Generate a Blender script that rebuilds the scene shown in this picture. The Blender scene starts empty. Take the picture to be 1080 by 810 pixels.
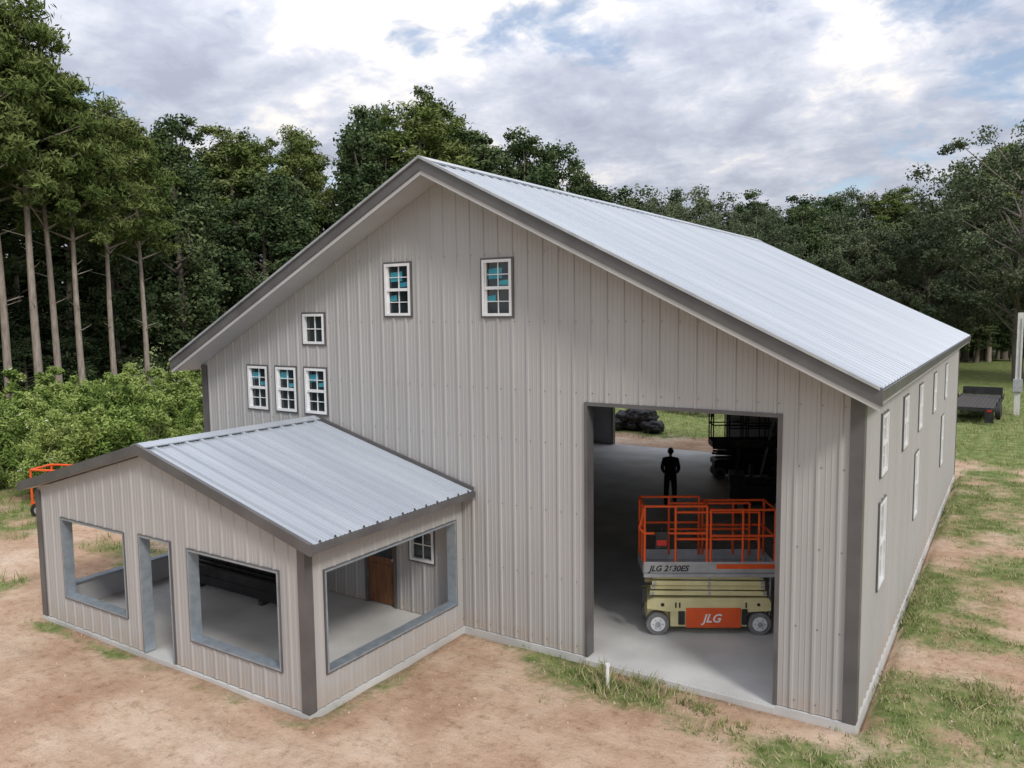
import bpy, bmesh, math, random
import numpy as np
from mathutils import Vector, Matrix, noise
random.seed(7); rng=np.random.default_rng(11)
scene=bpy.context.scene
COL=scene.collection
# ---------------------------------------------------------------- helpers
class MB:
    def __init__(s): s.v=[]; s.f=[]; s.m=[]
    def face(s,pts,mat=0):
        n=len(s.v); s.v+= [tuple(p) for p in pts]; s.f.append(tuple(range(n,n+len(pts)))); s.m.append(mat)
    def hexa(s,p,mat=0):
        n=len(s.v); s.v+=[tuple(q) for q in p]
        for f in ((0,3,2,1),(4,5,6,7),(0,1,5,4),(1,2,6,5),(2,3,7,6),(3,0,4,7)):
            s.f.append(tuple(n+i for i in f)); s.m.append(mat)
    def box(s,x0,x1,y0,y1,z0,z1,mat=0,fn=None):
        p=[(x0,y0,z0),(x1,y0,z0),(x1,y1,z0),(x0,y1,z0),(x0,y0,z1),(x1,y0,z1),(x1,y1,z1),(x0,y1,z1)]
        if fn: p=[fn(*q) for q in p]
        s.hexa(p,mat)
    def cyl(s,p0,p1,r0,r1=None,seg=10,mat=0):
        if r1 is None: r1=r0
        p0=Vector(p0);p1=Vector(p1);d=(p1-p0).normalized()
        a=Vector((0,0,1)) if abs(d.z)<.9 else Vector((1,0,0))
        u=d.cross(a).normalized(); w=d.cross(u)
        n=len(s.v)
        for P,r in((p0,r0),(p1,r1)):
            for i in range(seg):
                t=2*math.pi*(i+.5)/seg
                s.v.append(tuple(P+u*(r*math.cos(t))+w*(r*math.sin(t))))
        for i in range(seg):
            j=(i+1)%seg
            s.f.append((n+i,n+j,n+seg+j,n+seg+i)); s.m.append(mat)
        s.f.append(tuple(n+i for i in range(seg))[::-1]); s.m.append(mat)
        s.f.append(tuple(n+seg+i for i in range(seg))); s.m.append(mat)
    def obj(s,name,mats,parent=None,bevel=0,smooth=False):
        me=bpy.data.meshes.new(name); me.from_pydata(s.v,[],s.f)
        for m in mats: me.materials.append(m)
        me.polygons.foreach_set('material_index',s.m)
        if smooth: me.polygons.foreach_set('use_smooth',[True]*len(s.f))
        me.update()
        o=bpy.data.objects.new(name,me); COL.objects.link(o)
        if parent: o.parent=parent
        if bevel:
            b=o.modifiers.new('b','BEVEL'); b.width=bevel; b.segments=2; b.limit_method='ANGLE'
        return o
def empty(name,loc=(0,0,0),rotz=0,parent=None):
    e=bpy.data.objects.new(name,None); COL.objects.link(e); e.location=loc; e.rotation_euler=(0,0,rotz)
    e.empty_display_size=.3
    if parent: e.parent=parent
    return e
def newmat(name):
    m=bpy.data.materials.new(name); m.use_nodes=True
    nt=m.node_tree; b=nt.nodes['Principled BSDF']; return m,nt,b
def nmat(name,c1,c2=None,scale=3,rough=.6,metal=0,bump=0,bscale=None,detail=4,spec=.5,stretch=None,lo=.35,hi=.65):
    m,nt,b=newmat(name); N=nt.nodes.new; L=nt.links.new
    b.inputs['Roughness'].default_value=rough; b.inputs['Metallic'].default_value=metal
    b.inputs['Specular IOR Level'].default_value=spec
    if c2 is None: c2=tuple(c*.82 for c in c1)
    tc=N('ShaderNodeTexCoord'); vec=tc.outputs['Object']
    if stretch:
        mp=N('ShaderNodeMapping'); mp.inputs['Scale'].default_value=stretch; L(vec,mp.inputs[0]); vec=mp.outputs[0]
    n=N('ShaderNodeTexNoise'); n.inputs['Scale'].default_value=scale; n.inputs['Detail'].default_value=detail; L(vec,n.inputs[0])
    r=N('ShaderNodeValToRGB'); r.color_ramp.elements[0].position=lo; r.color_ramp.elements[1].position=hi
    r.color_ramp.elements[0].color=(*c1,1); r.color_ramp.elements[1].color=(*c2,1)
    L(n.outputs['Fac'],r.inputs[0]); L(r.outputs[0],b.inputs['Base Color'])
    if bump:
        n2=N('ShaderNodeTexNoise'); n2.inputs['Scale'].default_value=bscale or scale*6; n2.inputs['Detail'].default_value=3; L(vec,n2.inputs[0])
        bp=N('ShaderNodeBump'); bp.inputs['Strength'].default_value=bump; bp.inputs['Distance'].default_value=.02
        L(n2.outputs['Fac'],bp.inputs['Height']); L(bp.outputs[0],b.inputs['Normal'])
    return m
# ---------------------------------------------------------------- camera basis
FW=Vector((-.5392,.8372,-.0931)).normalized()
RT=Vector((.8412,.5403,-.0114)); RT=(RT-FW*RT.dot(FW)).normalized()
DN=FW.cross(RT).normalized()
CP=Vector((1.79,-11.76,6.0)); FPX=832
def proj(x,y,z):
    r=Vector((x,y,z))-CP; zc=r.dot(FW)
    return 540+FPX*r.dot(RT)/zc, 405+FPX*r.dot(DN)/zc, zc
cam=bpy.data.cameras.new('camera'); co=bpy.data.objects.new('camera',cam); COL.objects.link(co)
UP=-DN; BK=-FW
co.matrix_world=Matrix(((RT.x,UP.x,BK.x,CP.x),(RT.y,UP.y,BK.y,CP.y),(RT.z,UP.z,BK.z,CP.z),(0,0,0,1)))
cam.sensor_width=36; cam.lens=FPX/1080*36; cam.clip_end=5000; cam.clip_start=.1
scene.camera=co
scene.view_settings.view_transform='Standard'; scene.view_settings.look='None'; scene.view_settings.exposure=0
# ---------------------------------------------------------------- world
SUND=Vector((.72,-.38,.75)).normalized()
w=bpy.data.worlds.new('World'); scene.world=w; w.use_nodes=True
nt=w.node_tree; nt.nodes.clear(); N=nt.nodes.new; L=nt.links.new
out=N('ShaderNodeOutputWorld'); mx=N('ShaderNodeMixShader'); b1=N('ShaderNodeBackground'); b2=N('ShaderNodeBackground')
sky=N('ShaderNodeTexSky'); sky.sky_type='NISHITA'; sky.sun_disc=False
sky.sun_elevation=math.asin(SUND.z); sky.sun_rotation=math.atan2(SUND.x,SUND.y)
L(sky.outputs[0],b1.inputs[0]); b1.inputs[1].default_value=.15
tc=N('ShaderNodeTexCoord'); sp=N('ShaderNodeSeparateXYZ'); L(tc.outputs['Generated'],sp.inputs[0])
def math_(op,a,b=None,clamp=False):
    n=N('ShaderNodeMath'); n.operation=op; n.use_clamp=clamp
    for i,v in enumerate((a,b)):
        if v is None: continue
        if isinstance(v,(int,float)): n.inputs[i].default_value=v
        else: L(v,n.inputs[i])
    return n.outputs[0]
zz=math_('ADD',math_('MAXIMUM',sp.outputs['Z'],0.0),.26)
cx=math_('DIVIDE',sp.outputs['X'],zz); cy=math_('DIVIDE',sp.outputs['Y'],zz)
cb=N('ShaderNodeCombineXYZ'); L(cx,cb.inputs[0]); L(cy,cb.inputs[1])
def noi(sc,det,rough,dist,off):
    mp=N('ShaderNodeMapping'); mp.inputs['Location'].default_value=off; L(cb.outputs[0],mp.inputs[0])
    n=N('ShaderNodeTexNoise'); n.inputs['Scale'].default_value=sc; n.inputs['Detail'].default_value=det
    n.inputs['Roughness'].default_value=rough; n.inputs['Distortion'].default_value=dist; L(mp.outputs[0],n.inputs[0]); return n.outputs['Fac']
n1=noi(2.0,6,.58,.25,(3.1,1.7,0)); n2=noi(1.9,4,.55,.1,(9.3,4.2,2)); n3=noi(8,4,.62,.3,(1,2,5))
cmb=math_('ADD',math_('MULTIPLY',n1,.72),math_('MULTIPLY',n3,.28))
# thin bright spot of the cloud deck (a direction on the sky)
dt=N('ShaderNodeVectorMath'); dt.operation='DOT_PRODUCT'; L(tc.outputs['Generated'],dt.inputs[0]); dt.inputs[1].default_value=(-.56,.73,.40)
bs=N('ShaderNodeMapRange'); bs.interpolation_type='SMOOTHSTEP'; bs.inputs['From Min'].default_value=.975; bs.inputs['From Max'].default_value=1.0; bs.inputs['To Max'].default_value=.13; L(dt.outputs['Value'],bs.inputs[0])
cmb=math_('ADD',cmb,bs.outputs[0])
rp=N('ShaderNodeValToRGB'); e=rp.color_ramp.elements
e[0].position=.38; e[0].color=(.37,.40,.49,1); e[1].position=.67; e[1].color=(1.1,1.0,.86,1)
q=rp.color_ramp.elements.new(.47); q.color=(.47,.50,.59,1); q=rp.color_ramp.elements.new(.55); q.color=(.62,.64,.71,1)
L(cmb,rp.inputs[0])
el=math_('ADD',math_('MULTIPLY',math_('MAXIMUM',sp.outputs['Z'],0.0),1.8),.84)
mu=N('ShaderNodeVectorMath'); mu.operation='SCALE'; L(rp.outputs[0],mu.inputs[0]); L(el,mu.inputs['Scale'])
L(mu.outputs[0],b2.inputs[0]); b2.inputs[1].default_value=1.0
mr=N('ShaderNodeMapRange'); mr.inputs['From Min'].default_value=.38; mr.inputs['From Max'].default_value=.45; mr.inputs['To Min'].default_value=.3
L(math_('ADD',math_('MULTIPLY',n2,.75),math_('MULTIPLY',n3,.25)),mr.inputs[0])
L(mr.outputs[0],mx.inputs[0]); L(b1.outputs[0],mx.inputs[1]); L(b2.outputs[0],mx.inputs[2]); L(mx.outputs[0],out.inputs[0])
sl=bpy.data.lights.new('sun','SUN'); sl.energy=2.1; sl.angle=math.radians(12); sl.color=(1,.96,.90)
so=bpy.data.objects.new('sun',sl); COL.objects.link(so); so.rotation_euler=SUND.to_track_quat('Z','Y').to_euler(); so.location=(20,-20,30)
# ---------------------------------------------------------------- materials
def siding_mat():
    m,nt,b=newmat('gray_steel_siding'); N=nt.nodes.new; L=nt.links.new
    tc=N('ShaderNodeTexCoord'); n=N('ShaderNodeTexNoise'); n.inputs['Scale'].default_value=.5; n.inputs['Detail'].default_value=4
    mp=N('ShaderNodeMapping'); mp.inputs['Scale'].default_value=(3,3,.6); L(tc.outputs['Object'],mp.inputs[0]); L(mp.outputs[0],n.inputs[0])
    r=N('ShaderNodeValToRGB'); r.color_ramp.elements[0].position=.3; r.color_ramp.elements[1].position=.7
    r.color_ramp.elements[0].color=(.38,.368,.355,1); r.color_ramp.elements[1].color=(.42,.408,.394,1); L(n.outputs['Fac'],r.inputs[0])
    sp=N('ShaderNodeSeparateXYZ'); L(tc.outputs['Object'],sp.inputs[0])
    n2=N('ShaderNodeTexNoise'); n2.inputs['Scale'].default_value=4; n2.inputs['Detail'].default_value=4; L(tc.outputs['Object'],n2.inputs[0])
    a=N('ShaderNodeMath'); a.operation='MULTIPLY_ADD'; L(n2.outputs['Fac'],a.inputs[0]); a.inputs[1].default_value=-.8; L(sp.outputs['Z'],a.inputs[2])
    mr=N('ShaderNodeMapRange'); L(a.outputs[0],mr.inputs[0]); mr.inputs['From Min'].default_value=-.45; mr.inputs['From Max'].default_value=0.
    mr.inputs['To Min'].default_value=.4; mr.inputs['To Max'].default_value=0
    mi=N('ShaderNodeMix'); mi.data_type='RGBA'; L(mr.outputs[0],mi.inputs['Factor']); L(r.outputs[0],mi.inputs['A']); mi.inputs['B'].default_value=(.42,.32,.23,1)
    L(mi.outputs['Result'],b.inputs['Base Color']); b.inputs['Roughness'].default_value=.42; b.inputs['Specular IOR Level'].default_value=.4
    n3=N('ShaderNodeTexNoise'); n3.inputs['Scale'].default_value=1.3; n3.inputs['Detail'].default_value=2; L(tc.outputs['Object'],n3.inputs[0])
    bp=N('ShaderNodeBump'); bp.inputs['Strength'].default_value=.2; bp.inputs['Distance'].default_value=.02; L(n3.outputs['Fac'],bp.inputs['Height']); L(bp.outputs[0],b.inputs['Normal'])
    return m
M_side=siding_mat()
M_roof=nmat('galvalume_roof',(.38,.41,.45),(.48,.51,.54),scale=1.1,rough=.36,metal=.25,bump=.1,bscale=2,stretch=(.18,1.6,.18),lo=.3,hi=.7)
M_trim=nmat('charcoal_trim',(.095,.09,.09),(.125,.12,.118),scale=2,rough=.4)
M_soffit=nmat('light_soffit',(.42,.41,.40),(.48,.47,.455),scale=1,rough=.5)
M_inner=nmat('inner_lining',(.36,.36,.37),(.43,.43,.44),scale=1.5,rough=.7)
M_galv=nmat('galvanized_steel',(.31,.36,.41),(.40,.455,.50),scale=7,rough=.42,metal=.5,detail=3)
M_conc=nmat('concrete',(.46,.455,.435),(.60,.595,.575),scale=.9,rough=.65,bump=.12,bscale=30,detail=8)
M_white=nmat('white_vinyl',(.80,.80,.80),(.72,.72,.72),scale=4,rough=.35)
M_glass=nmat('dark_window_glass',(.012,.018,.022),(.03,.04,.045),scale=1.5,rough=.06,spec=.7)
M_teal=nmat('teal_protective_film',(.02,.20,.28),(.06,.34,.40),scale=5,rough=.4)
M_orange=nmat('orange_paint',(.78,.11,.02),(.66,.09,.02),scale=3,rough=.4)
M_cream=nmat('cream_paint',(.70,.64,.34),(.60,.54,.28),scale=3,rough=.45)
M_black=nmat('black_paint',(.012,.012,.013),(.03,.03,.03),scale=4,rough=.5)
M_rub=nmat('rubber_gray',(.16,.16,.155),(.22,.21,.2),scale=8,rough=.8)
M_gray=nmat('gray_metal',(.36,.37,.38),(.48,.49,.50),scale=4,rough=.45,metal=.3)
M_wood=nmat('brown_wood_door',(.16,.065,.03),(.24,.11,.05),scale=3,rough=.45,stretch=(8,8,1))
M_plank=nmat('weathered_plank',(.035,.032,.03),(.07,.062,.055),scale=4,rough=.85,stretch=(1,6,1))
M_red=nmat('red_light_plastic',(.5,.02,.02),None,rough=.3)
M_screw=nmat('screw_heads',(.2,.2,.2),None,rough=.4,metal=.4)
# ---------------------------------------------------------------- building
PROF_U=[0,.018,.05,.068,.135,.142,.152,.159,.216,.223,.233,.24,.305]
PROF_D=[0,.022,.022,0,0,.005,.005,0,0,.005,.005,0,0]
def ribbed(mb,u0,u1,ztop,zbot,ops,fn,mat=0,pitch=.305,flat=False,extra=(),off=0.,depth=1.):
    br={round(u0,4),round(u1,4)}
    for e in extra: br.add(e)
    for o in ops: br.add(o[0]); br.add(o[1])
    if not flat:
        k=math.floor((u0-off)/pitch)
        while k*pitch+off<u1:
            for p in PROF_U[:-1]:
                q=k*pitch+off+p
                if u0<q<u1: br.add(round(q,4))
            k+=1
    br=sorted(br)
    def dp(u):
        if flat: return 0.
        return depth*float(np.interp((u-off)%pitch,PROF_U,PROF_D))
    for a,b in zip(br[:-1],br[1:]):
        if b-a<1e-4: continue
        mid=(a+b)/2; cuts=sorted([(o[2],o[3]) for o in ops if o[0]<mid<o[1]])
        da,db=dp(a+1e-6),dp(b-1e-6); ta,tb=ztop(a),ztop(b); cur=zbot
        for c0,c1 in cuts:
            if c0>cur+1e-4: mb.face([fn(a,da,cur),fn(b,db,cur),fn(b,db,c0),fn(a,da,c0)],mat)
            cur=c1
        mb.face([fn(a,da,cur),fn(b,db,cur),fn(b,db,tb),fn(a,da,ta)],mat)
XL=-14.5; XR=0.; XM=-7.25; YB=20.; EAV=4.79; APX=8.42
front=lambda u,d,z:(u,-d,z); right=lambda u,d,z:(d,u,z); left=lambda u,d,z:(XL-d,u,z); back=lambda u,d,z:(u,YB+d,z)
PXL,PXR,PXM,PY=-14.5,-6.93,-10.75,-3.92
pfront=lambda u,d,z:(u,PY-d,z); pright=lambda u,d,z:(PXR+d,u,z); pleft=lambda u,d,z:(PXL-d,u,z)
gab=lambda u: APX-.5*abs(u-XM)
pgab=lambda u: 3.60-.267*abs(u-PXM)
bld=empty('metal_barn_building')
FWIN=[(-8.70,-8.06,5.92,6.92),(-6.38,-5.75,5.90,6.90),(-11.03,-10.41,5.34,5.97),(-12.87,-12.23,3.86,4.82),(-11.94,-11.31,3.86,4.82),(-11.03,-10.40,3.86,4.82),(-8.22,-7.62,1.10,1.75)]
DOOR=(-4.30,-1.11,0.0,4.42); PDOOR=(-9.45,-8.60,0.0,2.1)
SWIN=[(1.75,2.4,3.3,4.28),(4.55,5.2,3.3,4.28),(7.2,7.85,3.3,4.28),(10.6,11.25,3.3,4.28),(14.2,14.85,3.3,4.28),(1.75,2.4,1.45,2.85),(6.75,7.4,1.45,2.85),(13.4,14.05,1.45,2.85)]
BDOOR=(-13.3,-8.1,0.0,4.4)
mb=MB()
ribbed(mb,XL,XR,gab,.012,FWIN+[DOOR,PDOOR],front,extra=(XM,))
ribbed(mb,0,YB,lambda u:EAV+.02,.012,SWIN,right)
ribbed(mb,0,YB,lambda u:EAV+.02,.012,[],left)
ribbed(mb,XL,XR,gab,.012,[BDOOR],back,extra=(XM,))
mb.obj('ribbed_wall_siding',[M_side],bld)
mb=MB()
ribbed(mb,XL+.16,XR-.16,lambda u:gab(u)-.01,.004,[DOOR,PDOOR],lambda u,d,z:(u,.16,z),flat=True,extra=(XM,))
ribbed(mb,.16,YB-.16,lambda u:EAV,.004,[],lambda u,d,z:(-.16,u,z),flat=True)
ribbed(mb,.16,YB-.16,lambda u:EAV,.004,[],lambda u,d,z:(XL+.16,u,z),flat=True)
ribbed(mb,XL+.16,XR-.16,lambda u:gab(u)-.01,.004,[BDOOR],lambda u,d,z:(u,YB-.16,z),flat=True,extra=(XM,))
for y in (5,10,15):
    for x0,x1 in ((-.42,-.17),(XL+.17,XL+.42)): mb.box(x0,x1,y-.1,y+.1,.004,EAV-.1,1)
    for sgn in (1,-1):
        a=XM; b=XM+sgn*7.0
        mb.hexa([(a,y-.1,APX-.42),(b,y-.1,APX-.42-3.5),(b,y+.1,APX-.42-3.5),(a,y+.1,APX-.42),(a,y-.1,APX-.03),(b,y-.1,APX-.03-3.5),(b,y+.1,APX-.03-3.5),(a,y+.1,APX-.03)],1)
for z in (1.3,2.5,3.7):
    mb.box(-.36,-.17,.2,YB-.2,z,z+.06,1); mb.box(XL+.17,XL+.36,.2,YB-.2,z,z+.06,1)
    mb.box(-7.9,XR-.4,YB-.36,YB-.17,z,z+.06,1)
mb.obj('interior_lining_and_frames',[M_inner,M_gray],bld)
# roof
RZ=8.69; SP=7.55
mb=MB()
for sgn in (1,-1):
    fn=lambda u,d,z,sgn=sgn:(XM+sgn*z,u,RZ-.5*z+d)
    ribbed(mb,-.62,YB+.62,lambda u:SP,0.02,[],fn,off=.1,depth=1.2)
for sgn in (1,-1):
    mb.hexa([(XM,-.63,RZ+.02),(XM+sgn*.22,-.63,RZ-.09),(XM+sgn*.22,YB+.63,RZ-.09),(XM,YB+.63,RZ+.02),(XM,-.63,RZ+.045),(XM+sgn*.24,-.63,RZ-.065),(XM+sgn*.24,YB+.63,RZ-.065),(XM,YB+.63,RZ+.045)],0)
mb.obj('ribbed_roof_panels',[M_roof],bld)
def slope(mb,xm,sgn,s0,s1,y0,y1,ztop,k,t0,t1,mat):
    a=xm+sgn*s0; b=xm+sgn*s1; za=ztop-k*s0; zb=ztop-k*s1
    mb.hexa([(a,y0,za+t0),(b,y0,zb+t0),(b,y1,zb+t0),(a,y1,za+t0),(a,y0,za+t1),(b,y0,zb+t1),(b,y1,zb+t1),(a,y1,za+t1)],mat)
mb=MB()
for sgn in (1,-1):
    slope(mb,XM,sgn,0,SP-.04,-.58,YB+.58,RZ,.5,-.265,-.012,0)
mb.obj('soffit_and_deck',[M_soffit],bld)
mb=MB()
for sgn in (1,-1):
    for y0,y1 in ((-.66,-.59),(YB+.59,YB+.66)):
        slope(mb,XM,sgn,0,SP+.03,y0,y1,RZ,.5,-.20,.035,0)
        slope(mb,XM,sgn,0,SP+.0,y0+.02,y1-.02,RZ,.5,-.28,-.203,2)
    slope(mb,XM,sgn,0.,SP+.0,-.70,-.663,RZ,.5,-.0,.045,1)
    b=XM+sgn*(SP-.035); c=XM+sgn*(SP+.03); zb=RZ-.5*SP
    mb.box(min(b,c),max(b,c),-.585,YB+.585,zb-.15,zb-.01,0)
mb.obj('fascia_trim',[M_trim,M_gray,M_soffit],bld)
mb=MB()
def corner(x,y,sx,sy,z0,z1,wd=.15,sink=.0):
    a,b=sorted((x+sx*.036,x-sx*wd)); c,d=sorted((y+sy*.036,y+sy*.002)); mb.box(a,b,c,d,z0,z1)
    a,b=sorted((x+sx*.036,x+sx*.002)); c,d=sorted((y+sy*.0015,y-sy*wd)); mb.box(a,b,c,d,z0,z1)
corner(XR,0,1,-1,.01,EAV-.0); corner(XR,YB,1,1,.01,EAV); corner(XL,0,-1,-1,.01,EAV); corner(XL,YB,-1,1,.01,EAV)
corner(PXR,PY,1,-1,.012,2.56,.12); corner(PXL,PY,-1,-1,.012,2.56,.12)
def ring(mb,op,fn,w,d0,d1,mat=0,bottom=True):
    u0,u1,z0,z1=op
    mb.box(u0-w,u0,d0,d1,z0 if not bottom else z0-w,z1+w,mat,fn); mb.box(u1,u1+w,d0,d1,z0 if not bottom else z0-w,z1+w,mat,fn)
    mb.box(u0,u1,d0,d1,z1,z1+w,mat,fn)
    if bottom: mb.box(u0,u1,d0,d1,z0-w,z0,mat,fn)
def jamb(mb,op,fn,w,d0,d1,mat=0,bottom=True):
    u0,u1,z0,z1=op
    mb.box(u0,u0+w,d0,d1,z0,z1,mat,fn); mb.box(u1-w,u1,d0,d1,z0,z1,mat,fn)
    mb.box(u0+w,u1-w,d0,d1,z1-w,z1,mat,fn)
    if bottom: mb.box(u0+w,u1-w,d0,d1,z0,z0+w,mat,fn)
D2=(DOOR[0],DOOR[1],.012,DOOR[3]); jamb(mb,D2,front,.03,-.2,.034,0,False); ring(mb,D2,front,.03,.004,.031,0,False)
jamb(mb,(BDOOR[0],BDOOR[1],.012,BDOOR[3]),back,.06,-.2,.034,0,False)
jamb(mb,(PDOOR[0],PDOOR[1],.012,PDOOR[3]),front,.06,-.2,.034,0,False)
for o in FWIN: ring(mb,o,front,.035,.002,.034)
for o in SWIN: ring(mb,o,right,.03,.002,.034)
mb.box(0.002,.03,.18,YB-.18,EAV-.12,EAV+.0)
mb.obj('corner_and_opening_trim',[M_trim],bld)
def window(mb,op,fn,single=False,film=0):
    u0,u1,z0,z1=op; w=.05
    jamb(mb,op,fn,w,-.06,.045,0)
    mid=(z0+z1)/2
    mb.face([fn(u0+.01,-.035,z0+.01),fn(u1-.01,-.035,z0+.01),fn(u1-.01,-.035,z1-.01),fn(u0+.01,-.035,z1-.01)],1)
    ui0,ui1=u0+w,u1-w; um=(ui0+ui1)/2
    if not single:
        mb.box(ui0,ui1,-.03,.03,mid-.028,mid+.028,0,fn)
        for a,b,d in ((z0+w,mid-.028,.004),(mid+.028,z1-w,.018)):
            mb.box(ui0,ui0+.025,-.03,d,a,b,0,fn); mb.box(ui1-.025,ui1,-.03,d,a,b,0,fn)
            mb.box(um-.009,um+.009,-.03,-.012,a,b,0,fn)
            zc=(a+b)/2; mb.box(ui0+.025,um-.009,-.03,-.014,zc-.008,zc+.008,0,fn); mb.box(um+.009,ui1-.025,-.03,-.014,zc-.008,zc+.008,0,fn)
    else:
        mb.box(um-.01,um+.01,-.03,-.012,z0+w,z1-w,0,fn); mb.box(ui0,um-.01,-.03,-.014,mid-.01,mid+.01,0,fn); mb.box(um+.01,ui1,-.03,-.014,mid-.01,mid+.01,0,fn)
    if film:
        r=random.Random(int(u0*100)+film)
        for (a,b,c,d) in ((.16,.62,.66,.86),(.5,.86,.56,.66),(.14,.40,.28,.40)) if film==1 else ((.15,.55,.70,.88),(.55,.85,.56,.66)):
            j=r.uniform(-.03,.03)
            fu=lambda t:u0+(u1-u0)*t; fz=lambda t:z0+(z1-z0)*(t+j)
            mb.face([fn(fu(a),-.0325,fz(c)),fn(fu(b),-.0325,fz(c+.01)),fn(fu(b),-.0325,fz(d)),fn(fu(a),-.0325,fz(d-.02))],2)
mb=MB()
for i,o in enumerate(FWIN): window(mb,o,front,single=(i in(2,6)),film=0 if i in (2,6) else (1 if i<2 else 2))
for o in SWIN: window(mb,o,right,film=0)
mb.obj('windows',[M_white,M_glass,M_teal],bld)
mb=MB(); a,b=PDOOR[0]+.06,PDOOR[1]-.06
mb.box(a,b,.03,.08,.02,2.03,0)
for z0,z1 in ((.2,.85),):
    for u0,u1 in ((a+.09,(a+b)/2-.04),((a+b)/2+.04,b-.09)): mb.box(u0,u1,.015,.0295,z0,z1,0)
mb.box(a+.1,b-.1,.012,.0295,1.0,1.85,1)
mb.cyl((b-.06,.0,.98),(b-.06,.03,.98),.03,mat=2)
mb.obj('entry_door',[M_wood,M_glass,M_gray],bld,bevel=.004)
mb=MB()
def screws(u0,u1,zt,zs,fn,ops):
    k=math.ceil(u0/.305)
    while k*.305<u1:
        u=k*.305+.085
        for z in zs:
            if z<zt(u)-.1 and u<u1 and not any(o[0]-.08<u<o[1]+.08 and o[2]-.08<z<o[3]+.08 for o in ops):
                mb.box(u-.008,u+.008,.0005,.009,z-.008,z+.008,0,fn)
        k+=1
screws(XL+.2,-.2,gab,[.15,1.3,2.5,3.7,4.6,5.8,7.0],front,FWIN+[DOOR,PDOOR])
screws(.2,YB,lambda u:EAV,[.15,1.3,2.5,3.7,4.6],right,SWIN)
mb.obj('siding_screws',[M_screw],bld)
mb=MB(); mb.box(XL-.04,XR+.04,-.04,YB+.04,-.5,0); mb.box(-4.3,-1.1,-.10,-.042,-.5,-.012)
mb.obj('concrete_slab',[M_conc],bld)
# ---------------------------------------------------------------- porch
por=empty('porch_extension'); por.parent=bld
OW1=(-13.64,-11.55,.54,2.11); OD=(-11.08,-10.19,0,2.15); OW3=(-9.71,-7.49,.54,2.11); OS=(-3.55,-.25,.5,2.11)
mb=MB()
ribbed(mb,PXL,PXR,pgab,.012,[OW1,OD,OW3],pfront,extra=(PXM,))
ribbed(mb,PY,-.03,lambda u:2.59,.012,[OS],pright); ribbed(mb,PY,-.03,lambda u:2.59,.012,[OS],pleft)
mb.obj('porch_siding',[M_side],por)
mb=MB()
ribbed(mb,PXL+.12,PXR-.12,lambda u:pgab(u)-.01,.004,[OW1,OD,OW3],lambda u,d,z:(u,PY+.12,z),flat=True,extra=(PXM,))
ribbed(mb,PY+.12,-.03,lambda u:2.58,.004,[OS],lambda u,d,z:(PXR-.12,u,z),flat=True)
ribbed(mb,PY+.12,-.03,lambda u:2.58,.004,[OS],lambda u,d,z:(PXL+.12,u,z),flat=True)
for x in (-13,-11.5,-10,-8.5):
    mb.box(x-.03,x+.03,PY+.13,-.04,2.35,2.5,1)
mb.obj('porch_lining',[M_inner,M_galv],por)
mb=MB()
for o,f,bt in ((OW1,pfront,True),(OD,pfront,False),(OW3,pfront,True),(OS,pright,True),(OS,pleft,True)):
    oo=(o[0],o[1],max(o[2],.012),o[3]); jamb(mb,oo,f,.03,-.17,.032,0,bt)
    ring(mb,oo,f,.02,.002,.029,1,bt)
mb.obj('opening_frames',[M_galv,M_trim],por)
PRZ=3.77; PSP=4.12
mb=MB()
for sgn in (1,-1):
    fn=lambda u,d,z,sgn=sgn:(PXM+sgn*z,u,PRZ-.267*z+d*2.0)
    ribbed(mb,-4.06,-.03,lambda u:PSP,.02,[],fn,off=.05)
    mb.hexa([(PXM,-4.07,PRZ+.03),(PXM+sgn*.2,-4.07,PRZ-.02),(PXM+sgn*.2,-.03,PRZ-.02),(PXM,-.03,PRZ+.03),(PXM,-4.07,PRZ+.055),(PXM+sgn*.21,-4.07,PRZ+.0),(PXM+sgn*.21,-.03,PRZ+.0),(PXM,-.03,PRZ+.055)],0)
mb.obj('porch_roof_panels',[M_roof],por)
mb=MB()
for sgn in (1,-1):
    slope(mb,PXM,sgn,0,PSP-.03,-4.04,-.03,PRZ,.267,-.14,-.012,1)
    slope(mb,PXM,sgn,0,PSP+.03,-4.11,-4.043,PRZ,.267,-.135,.04,0)
    b=PXM+sgn*(PSP-.028); c=PXM+sgn*(PSP+.03); zb=PRZ-.267*PSP
    mb.box(min(b,c),max(b,c),-4.04,-.035,zb-.125,zb-.008,0)
    slope(mb,PXM,sgn,0,PSP+.0,-.075,-.031,PRZ,.267,.0,.07,0)
mb.obj('porch_fascia_and_soffit',[M_trim,M_soffit],por)
mb=MB(); mb.box(PXL-.04,PXR+.04,PY-.04,-.043,-.5,-.003); mb.obj('porch_slab',[M_conc],por)
pu=empty('steel_beam_stack')
mb=MB()
for x in (-13.3,-11.2): mb.box(x,x+.1,-1.35,-.35,0,.1,1)
for i in range(5):
    y=-1.3+i*.2; z=.1
    for j in range(2 if i<4 else 1):
        zz_=z+j*.21; dx=random.uniform(-.15,.15)
        mb.box(-13.7+dx,-10.6+dx,y,y+.012,zz_,zz_+.2,0); mb.box(-13.7+dx,-10.6+dx,y+.013,y+.08,zz_,zz_+.012,0); mb.box(-13.7+dx,-10.6+dx,y+.013,y+.08,zz_+.188,zz_+.2,0)
mb.obj('beams',[M_black,M_plank],pu)
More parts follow.
